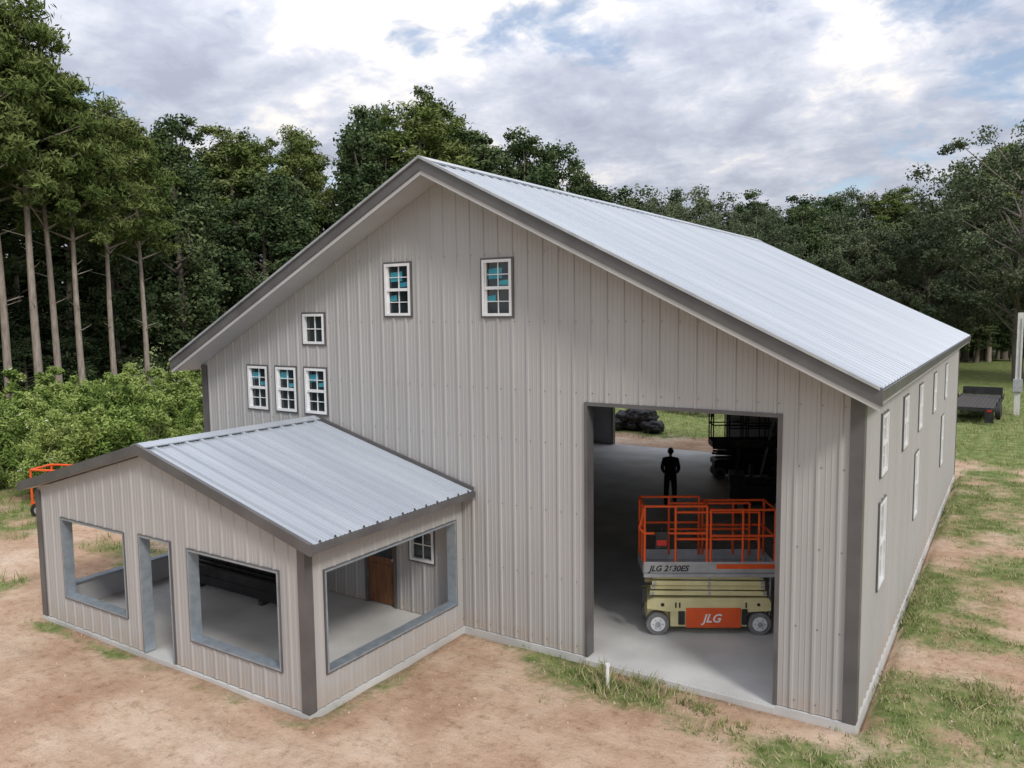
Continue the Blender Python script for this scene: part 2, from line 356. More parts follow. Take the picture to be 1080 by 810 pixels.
# ---------------------------------------------------------------- scissor lift
def text(body,size,loc,rot,mat,parent,name):
    c=bpy.data.curves.new(name,'FONT'); c.body=body; c.size=size; c.extrude=.001; c.materials.append(mat); c.shear=.3; c.offset=.004
    o=bpy.data.objects.new(name,c); COL.objects.link(o); o.location=loc; o.rotation_euler=rot; o.parent=parent; return o
def scissor_lift(loc,rot,mo=None,mc=None,mg=None,lettering=True):
    mo=mo or M_orange; mc=mc or M_cream; mg=mg or M_gray
    E=empty('scissor_lift',loc,rot)
    mb=MB()
    for x in (-.93,.93):
        for y in (-.30,.30):
            mb.cyl((x,y-.075,.21),(x,y+.075,.21),.21,seg=28,mat=0)
            s=-1 if y<0 else 1
            mb.cyl((x,y+s*.076,.21),(x,y+s*.085,.21),.135,seg=20,mat=1); mb.cyl((x,y+s*.086,.21),(x,y+s*.12,.21),.05,seg=12,mat=2)
            for k in range(6):
                t=k*math.pi/3; mb.cyl((x+.09*math.cos(t),y+s*.085,.21+.09*math.sin(t)),(x+.09*math.cos(t),y+s*.097,.21+.09*math.sin(t)),.014,seg=6,mat=2)
    mb.obj('wheels',[M_rub,M_white if lettering else mg,mg],E,bevel=.012)
    mb=MB()
    mb.box(-.70,.70,-.36,.36,.16,.5,0); mb.box(-1.1,-.70,-.20,.20,.22,.5,0); mb.box(.70,1.1,-.20,.20,.22,.5,0)
    y=.375
    prof=[(-1.13,.50),(-1.13,.66),(-1.0,.70),(1.08,.70),(1.13,.62),(1.13,.46),(.72,.44),(-.68,.44)]
    n=len(mb.v); k=len(prof)
    mb.v+=[(a,-y,b) for a,b in prof]+[(a,y,b) for a,b in prof]
    mb.f.append(tuple(range(n,n+k))); mb.m.append(0); mb.f.append(tuple(range(n+2*k-1,n+k-1,-1))); mb.m.append(0)
    for i in range(k):
        j=(i+1)%k; mb.f.append((n+i,n+k+i,n+k+j,n+j)); mb.m.append(0)
    for x in (-.62,-.55,.66): mb.box(x,x+.03,-.381,-.3755,.52,.62,1)
    mb.cyl((-.85,-.385,.58),(-.85,-.376,.58),.035,seg=12,mat=1); mb.cyl((.9,-.385,.58),(.9,-.376,.58),.03,seg=12,mat=1)
    mb.obj('chassis',[mc,M_black],E,bevel=.006)
    mb=MB()
    mb.box(-.42,.58,-.405,-.362,.15,.52,0); mb.box(-.42,.58,.362,.405,.15,.52,0)
    mb.box(.60,.70,-.395,-.363,.2,.5,1); mb.box(-.56,-.44,-.390,-.3635,.2,.46,1)
    mb.obj('battery_tray_doors',[mo,M_black],E,bevel=.012)
    mb=MB()
    mb.cyl((1.14,-.22,.3),(1.16,-.22,1.3),.018,mat=1); mb.cyl((1.14,.22,.3),(1.16,.22,1.3),.018,mat=1)
    for z in (.35,.62,.9,1.15): mb.cyl((1.15,-.22,z),(1.15,.22,z),.016,mat=1)
    for i in range(4):
        z=.76+i*.095
        for s in (-1,1):
            yo=s*(.30 if i%2 else .345)
            x0=-1.08+.02*i; x1=1.05-.02*i
            mb.hexa([(x0,yo-.02,z-.0),(x1,yo-.02,z-.02),(x1,yo+.02,z-.02),(x0,yo+.02,z),(x0,yo-.02,z+.075),(x1,yo-.02,z+.06),(x1,yo+.02,z+.06),(x0,yo+.02,z+.075)],0)
            for x in (x0+.05,0,x1-.05): mb.cyl((x,yo-s*.0,z+.035),(x,yo+s*.045,z+.035),.03,seg=10,mat=1)
    mb.box(-.5,.5,-.25,.25,.72,1.08,1)
    mb.obj('folded_scissor_arms',[mc,mg,M_black],E,bevel=.004)
    mb=MB(); P=1.13
    mb.box(-1.2,1.2,-.38,.38,P,P+.06,0)
    for s in (-1,1):
        mb.box(-1.2,1.2,s*.38-.012,s*.38+.012,P+.062,P+.26,0)
        mb.box(.12,1.2,s*.395-.003+s*.0,s*.395+.003,P+.13,P+.22,1)
    mb.box(-1.212,-1.2,-.36,.36,P+.062,P+.22,0); mb.box(1.2,1.212,-.36,.36,P+.062,P+.22,0)
    mb.box(-1.2,1.2,-.42,-.393,P-.02,P+.04,0)
    mb.obj('platform_deck',[mg,mo],E,bevel=.004)
    mb=MB(); R0=P+.26; R1=2.42; r=.023
    for s in (-1,1):
        y=s*.37
        for x in (-1.18,-.62,-.05,.02,.6,1.18): mb.cyl((x,y,R0-.1),(x,y,R1 if x<0 else R1-.07),r,seg=8)
        mb.cyl((-1.18,y,R1),(-.05,y,R1),r,seg=8); mb.cyl((.02,y,R1-.07),(1.18,y,R1-.07),r,seg=8)
        mb.cyl((-1.18,y,R1-.5),(-.05,y,R1-.5),r,seg=8); mb.cyl((.02,y,R1-.55),(1.18,y,R1-.55),r,seg=8)
        mb.cyl((-.62,y*.9,R1-.12),(.9,y*.9,R1-.12),r,seg=8); mb.cyl((-.62,y*.9,R1-.62),(.9,y*.9,R1-.62),r,seg=8)
        mb.cyl((.9,y*.9,R1-.12),(.9,y*.9,R0-.1),r,seg=8)
    for x,t in ((-1.18,R1),(1.18,R1-.07),(.02,R1-.07)):
        for z in (t,t-.5):
            if x==.02 and z<t: continue
            mb.cyl((x,-.37,z),(x,.37,z),r,seg=8)
    mb.cyl((-1.18,0,R0-.1),(-1.18,0,R1),r,seg=8)
    mb.cyl((-1.18,-.37,R1),(-1.28,-.37,R1-.4),r*.9,seg=8); mb.cyl((-1.28,-.37,R1-.4),(-1.18,-.37,R1-.5),r*.9,seg=8)
    mb.obj('guard_rails',[mo],E,smooth=False)
    mb=MB(); mb.box(-1.0,-.78,-.5,-.4,P+.55,P+.85,0); mb.box(-.98,-.80,-.51,-.5005,P+.6,P+.7,1); mb.cyl((-.88,-.45,P+.85),(-.88,-.45,P+.95),.015,mat=0)
    mb.box(-1.24,-1.15,-.5,-.42,P-.45,P-.2,0)
    if lettering: mb.obj('control_box',[M_black,M_red],E,bevel=.008)
    if lettering:
        text('JLG',.22,(-.12,-.408,.26),(math.pi/2,0,0),M_white,E,'side_lettering')
        text('JLG 2630ES',.15,(-1.1,-.396,P+.09),(math.pi/2,0,0),M_black,E,'deck_lettering')
    return E
scissor_lift((-3.0,2.29,0),math.radians(31))
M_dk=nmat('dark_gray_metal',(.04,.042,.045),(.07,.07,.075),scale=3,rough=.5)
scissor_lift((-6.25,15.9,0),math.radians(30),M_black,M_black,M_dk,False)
# orange tubular equipment behind the left end of the porch
E=empty('orange_equipment_cart',(-22.5,.9,-.1),math.radians(22)); mb=MB()
mb.box(-1.05,1.05,-.45,.45,.36,.44,0)
for x in (-1.0,0,1.0):
    for y in (-.42,.42): mb.cyl((x,y,.44),(x,y,1.45),.035,seg=8)
for y in (-.42,.42):
    for z in (.95,1.45): mb.cyl((-1.0,y,z),(1.0,y,z),.035,seg=8)
for x in (-1.0,1.0):
    for z in (.95,1.45): mb.cyl((x,-.42,z),(x,.42,z),.035,seg=8)
mb.box(-.5,.6,-.33,.33,.442,.9,0); mb.cyl((1.05,0,.4),(1.8,0,.36),.04)
for x in (-.7,.7):
    for y in (-.52,.52): mb.cyl((x,y-.07,.24),(x,y+.07,.24),.24,seg=20,mat=1); mb.cyl((x,y-.08,.24),(x,y+.08,.24),.11,seg=12,mat=2)
mb.obj('cart_frame',[M_orange,M_black,M_gray],E,bevel=.008)
# ---------------------------------------------------------------- black forklift inside
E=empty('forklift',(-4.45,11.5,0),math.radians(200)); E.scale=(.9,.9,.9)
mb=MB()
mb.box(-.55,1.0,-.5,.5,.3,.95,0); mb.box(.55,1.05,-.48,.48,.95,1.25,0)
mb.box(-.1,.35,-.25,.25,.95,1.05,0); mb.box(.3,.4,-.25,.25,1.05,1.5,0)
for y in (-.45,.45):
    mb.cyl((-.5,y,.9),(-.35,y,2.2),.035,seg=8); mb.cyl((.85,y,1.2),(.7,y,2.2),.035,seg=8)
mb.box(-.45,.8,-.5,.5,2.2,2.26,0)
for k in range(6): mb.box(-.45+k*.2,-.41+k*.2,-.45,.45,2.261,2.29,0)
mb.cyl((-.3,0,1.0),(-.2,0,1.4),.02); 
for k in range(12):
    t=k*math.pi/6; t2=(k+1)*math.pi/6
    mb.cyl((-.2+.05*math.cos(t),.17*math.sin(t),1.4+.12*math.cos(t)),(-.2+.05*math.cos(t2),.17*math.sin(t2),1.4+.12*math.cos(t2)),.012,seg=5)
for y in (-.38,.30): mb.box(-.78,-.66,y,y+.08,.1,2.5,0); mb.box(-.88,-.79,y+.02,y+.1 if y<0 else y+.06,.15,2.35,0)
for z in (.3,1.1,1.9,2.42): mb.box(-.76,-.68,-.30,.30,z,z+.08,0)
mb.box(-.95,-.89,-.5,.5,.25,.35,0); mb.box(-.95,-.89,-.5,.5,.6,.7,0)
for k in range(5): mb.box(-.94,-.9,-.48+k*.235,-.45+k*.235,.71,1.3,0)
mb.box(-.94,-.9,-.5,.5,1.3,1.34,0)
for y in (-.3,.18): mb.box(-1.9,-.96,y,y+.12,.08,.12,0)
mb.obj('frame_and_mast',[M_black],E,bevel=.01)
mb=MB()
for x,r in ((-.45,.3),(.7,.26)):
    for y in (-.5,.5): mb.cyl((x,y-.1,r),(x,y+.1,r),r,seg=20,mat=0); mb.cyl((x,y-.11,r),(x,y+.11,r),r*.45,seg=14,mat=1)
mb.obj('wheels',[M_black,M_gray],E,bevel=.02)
E=empty('step_ladder',(-4.9,14.6,0),math.radians(15)); mb=MB()
for y in (-.28,.28):
    mb.cyl((-.5,y,0),(0,y*.7,2.4),.03,seg=6); mb.cyl((.5,y,0),(.04,y*.7,2.4),.025,seg=6)
for k in range(1,8):
    t=k/8; mb.box(-.5+.5*t-.04,-.5+.5*t+.04,-.28*(1-.3*t),.28*(1-.3*t),2.4*t-.012,2.4*t+.012)
mb.box(-.08,.12,-.21,.21,2.4,2.43); mb.obj('ladder_frame',[M_gray],E)
# ---------------------------------------------------------------- person
def person(loc,rot):
    E=empty('person_standing',loc,rot)
    m_cl=nmat('dark_workwear',(.012,.013,.018),(.022,.023,.03),scale=12,rough=.9,bump=.3)
    m_sk=nmat('skin',(.30,.16,.10),(.26,.13,.085),scale=8,rough=.6)
    m_hr=nmat('dark_hair',(.01,.008,.006),(.02,.015,.01),scale=40,rough=.7)
    def skin(name,pts,edges,rad,mat,root=0,sub=2):
        me=bpy.data.meshes.new(name); me.from_pydata(pts,edges,[]); me.materials.append(mat)
        o=bpy.data.objects.new(name,me); COL.objects.link(o); o.parent=E
        md=o.modifiers.new('s','SKIN'); md.use_smooth_shade=True
        for i,r in enumerate(rad):
            sv=me.skin_vertices[0].data[i]; sv.radius=r if isinstance(r,tuple) else (r,r); sv.use_root=(i==root)
        s=o.modifiers.new('ss','SUBSURF'); s.levels=sub; s.render_levels=sub
        return o
    pts=[(0,0,.95),(0,.0,1.12),(0,-.01,1.30),(0,-.01,1.44),(0,0,1.52)]
    ed=[(0,1),(1,2),(2,3),(3,4)]; rad=[(.175,.125),(.175,.12),(.195,.13),(.13,.10),(.058,.058)]
    for s in (-1,1):
        i=len(pts)
        pts+= [(s*.19,-.01,1.43),(s*.25,-.02,1.16),(s*.20,.14,1.00),(s*.15,.21,1.02)]
        ed+=[(3,i),(i,i+1),(i+1,i+2),(i+2,i+3)]; rad+=[.078,.062,.046,.036]
        j=len(pts)
        pts+=[(s*.095,0,.88),(s*.12,.02,.50),(s*.13,-.01,.10)]
        ed+=[(0,j),(j,j+1),(j+1,j+2)]; rad+=[.115,.085,.068]
    skin('clothed_body',pts,ed,rad,m_cl)
    for s in (-1,1):
        skin('boot_'+('l' if s<0 else 'r'),[(s*.13,-.05,.06),(s*.135,.06,.05),(s*.145,.17,.04)],[(0,1),(1,2)],[.055,.052,.04],m_hr)
        base=Vector((s*.15,.21,1.02)); hd=Vector((-s*.35,.75,.1)).normalized()
        skin('hand_'+('l' if s<0 else 'r'),[tuple(base),tuple(base+hd*.09)],[(0,1)],[(.028,.022),(.038,.018)],m_sk)
        sd=hd.cross(Vector((0,0,1))).normalized(); dn=Vector((0,0,-1))
        for k,(o_,ln) in enumerate(((-.03,.07),(-.01,.08),(.01,.075),(.03,.06))):
            p=base+hd*.085+sd*o_; a=p+hd*ln*.5; b_=a+(hd+dn*.8).normalized()*ln*.5
            skin('finger',[tuple(p),tuple(a),tuple(b_)],[(0,1),(1,2)],[.010,.009,.007],m_sk,sub=1)
        p=base+hd*.03-sd*s*.03; skin('thumb',[tuple(p),tuple(p+hd*.04-sd*s*.03),tuple(p+hd*.07-sd*s*.035)],[(0,1),(1,2)],[.012,.011,.009],m_sk,sub=1)
    skin('neck',[(0,0,1.48),(0,.01,1.58)],[(0,1)],[.058,.055],m_sk)
    def blob(name,c,r,mat):
        bm=bmesh.new(); bmesh.ops.create_uvsphere(bm,u_segments=20,v_segments=14,radius=1)
        for v in bm.verts:
            x,y,z=v.co; k=1-.18*max(0,-z)
            v.co=(c[0]+x*r[0]*k,c[1]+y*r[1]*k,c[2]+z*r[2])
        me=bpy.data.meshes.new(name); bm.to_mesh(me); bm.free(); me.materials.append(mat)
        me.polygons.foreach_set('use_smooth',[True]*len(me.polygons))
        o=bpy.data.objects.new(name,me); COL.objects.link(o); o.parent=E
    blob('head',(0,.015,1.66),(.078,.097,.118),m_sk); blob('hair',(0,-.005,1.685),(.088,.10,.108),m_hr)
    blob('nose',(0,.115,1.65),(.014,.02,.02),m_sk); blob('mouth',(0,.103,1.605),(.025,.008,.008),m_hr)
    for s in (-1,1): blob('ear',(s*.082,.01,1.655),(.012,.02,.03),m_sk); blob('eye',(s*.03,.104,1.665),(.012,.008,.007),m_hr)
person((-7.0,10.75,0),math.radians(20))
# ---------------------------------------------------------------- small things
E=empty('pipe_stub',(-3.55,-.74,-.1)); mb=MB(); mb.cyl((0,0,0),(0,0,.42),.03,seg=14); mb.cyl((0,0,.40),(0,0,.45),.038,seg=14); mb.obj('pvc_pipe',[M_white],E,smooth=False)
E=empty('flatbed_trailer',(-.15,34.6,-.05),math.radians(-2)); mb=MB()
for i in range(10): mb.box(-1.0+i*.2,-.81+i*.2,0,7,.80,.84,1)
mb.box(-1.08,-1.01,0,7,.66,.86,0); mb.box(1.01,1.08,0,7,.66,.86,0); mb.box(-1.0,1.0,-.08,-.005,.66,.86,0)
for x in (-.5,.4): mb.box(x,x+.1,0,7.8,.55,.795,0)
for y in (2.4,3.3):
    for x in (-1.05,1.05): mb.cyl((x-.12,y,.38),(x+.12,y,.38),.38,seg=20,mat=0)
    mb.box(-1.25,-.9,y-.45,y+.45,.78,.80,0)
mb.box(-1.0,-.6,-.15,-.085,.1,.8,0); mb.box(.6,1.0,-.15,-.085,.1,.8,0)
mb.box(-.9,-.7,-.16,-.151,.66,.76,2); mb.box(.7,.9,-.16,-.151,.66,.76,2)
mb.cyl((0,7,.6),(0,8.4,.6),.07); mb.box(-1,1,6.9,7.0,.86,1.3,0)
for y in (1,3,5):
    for s in (-1,1): mb.box(s*1.05-.03,s*1.05+.03,y,y+.08,.86,1.05,0)
mb.obj('trailer_frame',[M_black,M_plank,M_red],E,bevel=.01)
E=empty('utility_post',(1.8,39.4,-.05)); mb=MB(); mb.box(-.14,.14,-.14,.14,0,5.6); mb.box(-.22,.22,-.26,-.141,1.3,2.0,1); mb.cyl((.05,-.17,2.0),(.05,-.17,5.3),.025,mat=1)
mb.obj('post_and_meter_box',[nmat('bleached_post',(.66,.65,.61),(.54,.52,.48),scale=5,rough=.8,stretch=(4,4,.6)),M_gray],E,bevel=.01)
M_bag=nmat('black_plastic',(.008,.008,.01),(.02,.02,.023),scale=3,rough=.45,bump=.8,bscale=6,spec=.4)
E=empty('black_bag_pile',(-14.0,24.4,-.05))
for i in range(13):
    bm=bmesh.new(); bmesh.ops.create_icosphere(bm,subdivisions=4,radius=1); o_=Vector((i*3.1,i,2))
    r=random.uniform(.36,.52); lay=0 if i<8 else 1
    cx_,cy_=(random.uniform(-1.3,1.3),random.uniform(-.5,.5)) if lay==0 else (random.uniform(-.8,.8),random.uniform(-.25,.25))
    for v in bm.verts:
        p=v.co.copy(); n=1+.3*noise.fractal(p*1.5+o_,.8,2,4)+.2*abs(noise.noise(p*4+o_))
        v.co=Vector((cx_+p.x*r*1.2*n,cy_+p.y*r*n,max(0,r*.7+lay*.42+p.z*r*.85*n)))
    me=bpy.data.meshes.new('bag'); bm.to_mesh(me); bm.free(); me.materials.append(M_bag)
    me.polygons.foreach_set('use_smooth',[True]*len(me.polygons)); o=bpy.data.objects.new('bag',me); COL.objects.link(o); o.parent=E
# ---------------------------------------------------------------- ground
def fb(x,y,s,o=0): return noise.fractal(Vector((x*s+o,y*s-o,o*.7)),1.0,2.0,4)
def sst(a,b,x):
    t=min(1,max(0,(x-a)/(b-a))); return t*t*(3-2*t)
def seg_d(x,y,ax,ay,bx,by):
    dx,dy=bx-ax,by-ay; t=max(0,min(1,((x-ax)*dx+(y-ay)*dy)/(dx*dx+dy*dy))); return math.hypot(x-ax-t*dx,y-ay-t*dy)
def grassf(x,y):
    n=fb(x,y,.45,3.3); n2=fb(x,y,1.6,8.1)
    g=-.6
    if x>0:
        band=math.exp(-((x-2.7-.04*y)/.9)**2)*(1-sst(16,26,y))
        g=max(g,sst(.0,.5,x)*.74-.16)-.45*band
    g=max(g,-.5+1.7*sst(21.3,25.0,y))
    if x>0: g=max(g,-.4+1.5*sst(14,30,y))
    g=max(g,-.6+1.5*sst(17.5,24,-x-.1*y))
    g=max(g,.68-.95*seg_d(x,y,-4.2,-.5,-1.2,-1.1)); g=max(g,.48-.55*seg_d(x,y,-1.2,-1.3,3,-.9)); g=max(g,.34-.35*seg_d(x,y,-1,-2.6,5,-3.5))
    g=max(g,.5-2.0*seg_d(x,y,-14.5,-4.15,-6.9,-4.15)); g=max(g,.5-1.6*seg_d(x,y,-6.7,-4,-6.7,-.3)); g=max(g,.5-1.3*seg_d(x,y,-6.7,-.2,-4.4,-.2))
    g=max(g,.6-.45*math.hypot(x+17.2,y+4)); g=max(g,.6-.35*math.hypot(x+17,y+.5)); g=max(g,.6-2.2*seg_d(x,y,.2,-.3,.2,20))
    return max(0.,min(1.,g+.75*n+.35*n2))
def gz(x,y):
    if XL-.02<x<XR+.02 and -.02<y<YB+.02: return -.3
    if PXL-.02<x<PXR+.02 and PY-.02<y<.5: return -.3
    near=1 if (-26<x<14 and -12<y<26) else 0
    z=-.05+.02*fb(x,y,.5,1.1)
    if near:
        z+=.010*noise.noise(Vector((x*3,y*3,4)))
    if y<-4.5 or x<-16: z+=.05*fb(x,y,.15,5)
    return min(z,-.012) if near and x>XL-1 and y>PY-1 else z
def axis(lo,hi,a,b,st):
    c=list(np.arange(a,b,st)); s=st; x=c[-1]
    while x<hi: s*=1.25; x+=s; c.append(x)
    s=st; x=c[0]
    while x>lo: s*=1.25; x-=s; c.insert(0,x)
    return c
gx=axis(-2500,2500,-26,12,.2); gy=axis(-2500,2500,-8,26,.2)
def rutf(x,y):
    # wheel tracks of vehicles that drove into the yard and up to the door
    d=9
    for cx_,cy_,R in ((-17.,-13.,13.6),(-17.,-13.,15.2),(4.,-20.,16.6),(4.,-20.,18.1),(-9.,-24,18.),(-9.,-24,19.4)):
        d=min(d,abs(math.hypot(x-cx_,y-cy_)-R))
    return max(0,1-d/.22)*(.6+.6*noise.noise(Vector((x*.4,y*.4,9))))
V=[];G=[];RU=[]
for yy in gy:
    for xx in gx:
        z=gz(xx,yy); r=0
        if -20<xx<4 and -9<yy<-.3 and z>-.2: r=rutf(xx,yy); z-=.02*r
        V.append((xx,yy,z)); RU.append(r); G.append(grassf(xx,yy) if abs(xx)<200 and abs(yy)<200 else 1.)
nx=len(gx); F=[(j*nx+i,j*nx+i+1,(j+1)*nx+i+1,(j+1)*nx+i) for j in range(len(gy)-1) for i in range(nx-1)]
me=bpy.data.meshes.new('ground'); me.from_pydata(V,[],F); at=me.attributes.new('grass','FLOAT','POINT'); at.data.foreach_set('value',G)
at=me.attributes.new('rut','FLOAT','POINT'); at.data.foreach_set('value',RU)
me.polygons.foreach_set('use_smooth',[True]*len(F))
m,nt,b=newmat('sandy_dirt_and_grass'); N=nt.nodes.new; L=nt.links.new
tc=N('ShaderNodeTexCoord')
def nz(s,d,r=.55,st=None):
    n=N('ShaderNodeTexNoise'); n.inputs['Scale'].default_value=s; n.inputs['Detail'].default_value=d; n.inputs['Roughness'].default_value=r
    v=tc.outputs['Object']
    if st:
        mp=N('ShaderNodeMapping'); mp.inputs['Scale'].default_value=st[0]; mp.inputs['Rotation'].default_value=(0,0,st[1]); L(v,mp.inputs[0]); v=mp.outputs[0]
    L(v,n.inputs[0]); return n.outputs['Fac']
def ramp(f,*st):
    r=N('ShaderNodeValToRGB'); e=r.color_ramp.elements
    e[0].position=st[0][0]; e[0].color=(*st[0][1],1); e[1].position=st[-1][0]; e[1].color=(*st[-1][1],1)
    for p,c in st[1:-1]: q=e.new(p); q.color=(*c,1)
    L(f,r.inputs[0]); return r.outputs[0]
def mixc(f,a,b_,bt='MIX'):
    n=N('ShaderNodeMix'); n.data_type='RGBA'; n.blend_type=bt
    if isinstance(f,float): n.inputs['Factor'].default_value=f
    else: L(f,n.inputs['Factor'])
    L(a,n.inputs['A']); L(b_,n.inputs['B']); return n.outputs['Result']
dirt=ramp(nz(.45,7,.62),(.34,(.38,.235,.15)),(.5,(.49,.345,.24)),(.66,(.59,.46,.345)))
sp_=ramp(nz(6,7,.75),(.32,(.60,.54,.49)),(.47,(1,1,1)),(.7,(1.1,1.1,1.1)))
dirt=mixc(.85,dirt,sp_,'MULTIPLY')
st_=nz(1.4,6,.65,((.8,2.0,1),.5)); sp3=ramp(st_,(.36,(.82,.78,.74)),(.5,(1,1,1)),(.66,(1.08,1.08,1.08))); dirt=mixc(.5,dirt,sp3,'MULTIPLY')
sp2=ramp(nz(45,3,.7),(.33,(.6,.55,.5)),(.45,(1,1,1)),(.6,(1.05,1.05,1.05))); dirt=mixc(.6,dirt,sp2,'MULTIPLY')
ra=N('ShaderNodeAttribute'); ra.attribute_name='rut'
rm=N('ShaderNodeMath'); rm.operation='MULTIPLY'; L(ra.outputs['Fac'],rm.inputs[0]); L(nz(5,5,.7),rm.inputs[1])
rc=N('ShaderNodeRGB'); rc.outputs[0].default_value=(.34,.215,.14,1); dirt=mixc(rm.outputs[0],dirt,rc.outputs[0])
gr=ramp(nz(2.2,7,.72),(.3,(.075,.11,.03)),(.48,(.14,.18,.055)),(.70,(.30,.29,.13)))
ga=N('ShaderNodeAttribute'); ga.attribute_name='grass'
a1=N('ShaderNodeMath'); a1.operation='MULTIPLY_ADD'; L(nz(7,7,.78),a1.inputs[0]); a1.inputs[1].default_value=1.4; L(ga.outputs['Fac'],a1.inputs[2])
mr=N('ShaderNodeMapRange'); L(a1.outputs[0],mr.inputs[0]); mr.inputs['From Min'].default_value=.90; mr.inputs['From Max'].default_value=1.4
L(mixc(mr.outputs[0],dirt,gr),b.inputs['Base Color']); b.inputs['Roughness'].default_value=.95; b.inputs['Specular IOR Level'].default_value=.15
bp=N('ShaderNodeBump'); bp.inputs['Strength'].default_value=.8; bp.inputs['Distance'].default_value=.06
s1=N('ShaderNodeMath'); s1.operation='ADD'; L(nz(4,7,.72),s1.inputs[0]); L(st_,s1.inputs[1]); L(s1.outputs[0],bp.inputs['Height']); L(bp.outputs[0],b.inputs['Normal'])
me.materials.append(m); o=bpy.data.objects.new('ground',me); COL.objects.link(o)
# ---------------------------------------------------------------- vegetation
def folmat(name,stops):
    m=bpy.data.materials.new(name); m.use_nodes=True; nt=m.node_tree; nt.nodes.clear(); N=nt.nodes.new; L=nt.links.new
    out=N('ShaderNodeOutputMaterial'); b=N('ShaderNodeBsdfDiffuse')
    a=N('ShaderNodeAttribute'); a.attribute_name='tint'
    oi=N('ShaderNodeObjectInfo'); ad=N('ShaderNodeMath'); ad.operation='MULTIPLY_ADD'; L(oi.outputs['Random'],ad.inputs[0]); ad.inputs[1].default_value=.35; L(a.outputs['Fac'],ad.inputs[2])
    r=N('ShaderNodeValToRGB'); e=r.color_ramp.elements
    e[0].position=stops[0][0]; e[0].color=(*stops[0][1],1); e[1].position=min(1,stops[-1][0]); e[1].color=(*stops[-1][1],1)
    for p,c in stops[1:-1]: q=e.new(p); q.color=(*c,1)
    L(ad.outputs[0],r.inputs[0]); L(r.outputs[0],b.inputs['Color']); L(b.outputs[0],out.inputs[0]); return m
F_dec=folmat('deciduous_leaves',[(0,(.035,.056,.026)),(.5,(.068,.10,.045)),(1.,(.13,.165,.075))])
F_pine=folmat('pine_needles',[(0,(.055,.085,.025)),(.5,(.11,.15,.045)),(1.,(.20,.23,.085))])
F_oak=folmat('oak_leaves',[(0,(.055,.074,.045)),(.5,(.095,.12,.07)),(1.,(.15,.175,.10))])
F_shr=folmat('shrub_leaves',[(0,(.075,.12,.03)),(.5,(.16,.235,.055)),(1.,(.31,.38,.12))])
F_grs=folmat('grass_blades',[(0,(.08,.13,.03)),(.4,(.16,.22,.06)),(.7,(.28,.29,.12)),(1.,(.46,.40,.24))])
F_flw=nmat('white_petals',(.75,.75,.7),None,rough=.8)
M_bark=nmat('bark',(.12,.10,.08),(.22,.185,.15),scale=3,rough=.9,stretch=(5,5,1))
M_barkp=nmat('pine_bark',(.22,.18,.145),(.36,.30,.25),scale=2,rough=.9,stretch=(5,5,1))
def np_mesh(name,V,Q,MI,TI,mats):
    me=bpy.data.meshes.new(name); V=np.asarray(V,dtype=np.float32); Q=np.asarray(Q,dtype=np.int32); k=Q.shape[1]
    me.vertices.add(len(V)); me.vertices.foreach_set('co',V.ravel())
    me.loops.add(Q.size); me.loops.foreach_set('vertex_index',Q.ravel())
    me.polygons.add(len(Q)); me.polygons.foreach_set('loop_start',np.arange(0,Q.size,k,dtype=np.int32)); me.polygons.foreach_set('loop_total',np.full(len(Q),k,dtype=np.int32))
    me.polygons.foreach_set('material_index',np.asarray(MI,dtype=np.int32))
    a=me.attributes.new('tint','FLOAT','POINT'); a.data.foreach_set('value',np.asarray(TI,dtype=np.float32))
    for m in mats: me.materials.append(m)
    me.update(calc_edges=True); return me
def limbq(VV,QQ,p0,p1,r0,r1,seg=6,n=4,wob=.0):
    p0=np.array(p0,float);p1=np.array(p1,float); d=p1-p0; ln=np.linalg.norm(d); d/=ln
    a=np.array([0,0,1.]) if abs(d[2])<.9 else np.array([1.,0,0]); u=np.cross(d,a);u/=np.linalg.norm(u);w_=np.cross(d,u)
    base=sum(len(v) for v in VV); ring=[]
    for i in range(n+1):
        t=i/n; c=p0+(p1-p0)*t+ (u*math.sin(t*3.1+p0[0])*wob+w_*math.sin(t*5.3)*wob*.5)*(t>0)
        r=r0+(r1-r0)*t
        for k in range(seg):
            th=2*math.pi*k/seg; ring.append(c+u*r*math.cos(th)+w_*r*math.sin(th))
    VV.append(np.array(ring))
    q=[]
    for i in range(n):
        for k in range(seg):
            k2=(k+1)%seg; q.append((base+i*seg+k,base+i*seg+k2,base+(i+1)*seg+k2,base+(i+1)*seg+k))
    QQ.append(np.array(q))
def leaves(rg,C,R,flat,n,s0,s1,asp,T):
    k=len(C); idx=np.repeat(np.arange(k),n); m=len(idx)
    d=rg.normal(size=(m,3)); d/=np.linalg.norm(d,axis=1)[:,None]; r=rg.random(m)**.5*(1+.35*rg.random(m)**4)
    lump=1+.35*np.sin(d[:,0]*4+idx)*np.cos(d[:,1]*5+idx*2)
    P=C[idx]+d*(R[idx]*r*lump)[:,None]*np.array([1,1,flat])
    a=rg.normal(size=(m,3)); a/=np.linalg.norm(a,axis=1)[:,None]; b=np.cross(a,rg.normal(size=(m,3))); b/=np.linalg.norm(b,axis=1)[:,None]
    s=(s0+(s1-s0)*rg.random(m))[:,None]; a=a*s; b=b*s*asp
    V=np.stack([P-a,P-b*.9+a*.1,P+a,P+b*.9-a*.1],axis=1).reshape(-1,3)
    Q=np.arange(m*4).reshape(m,4)
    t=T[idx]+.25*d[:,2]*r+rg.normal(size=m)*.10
    return V,Q,np.repeat(t,4)
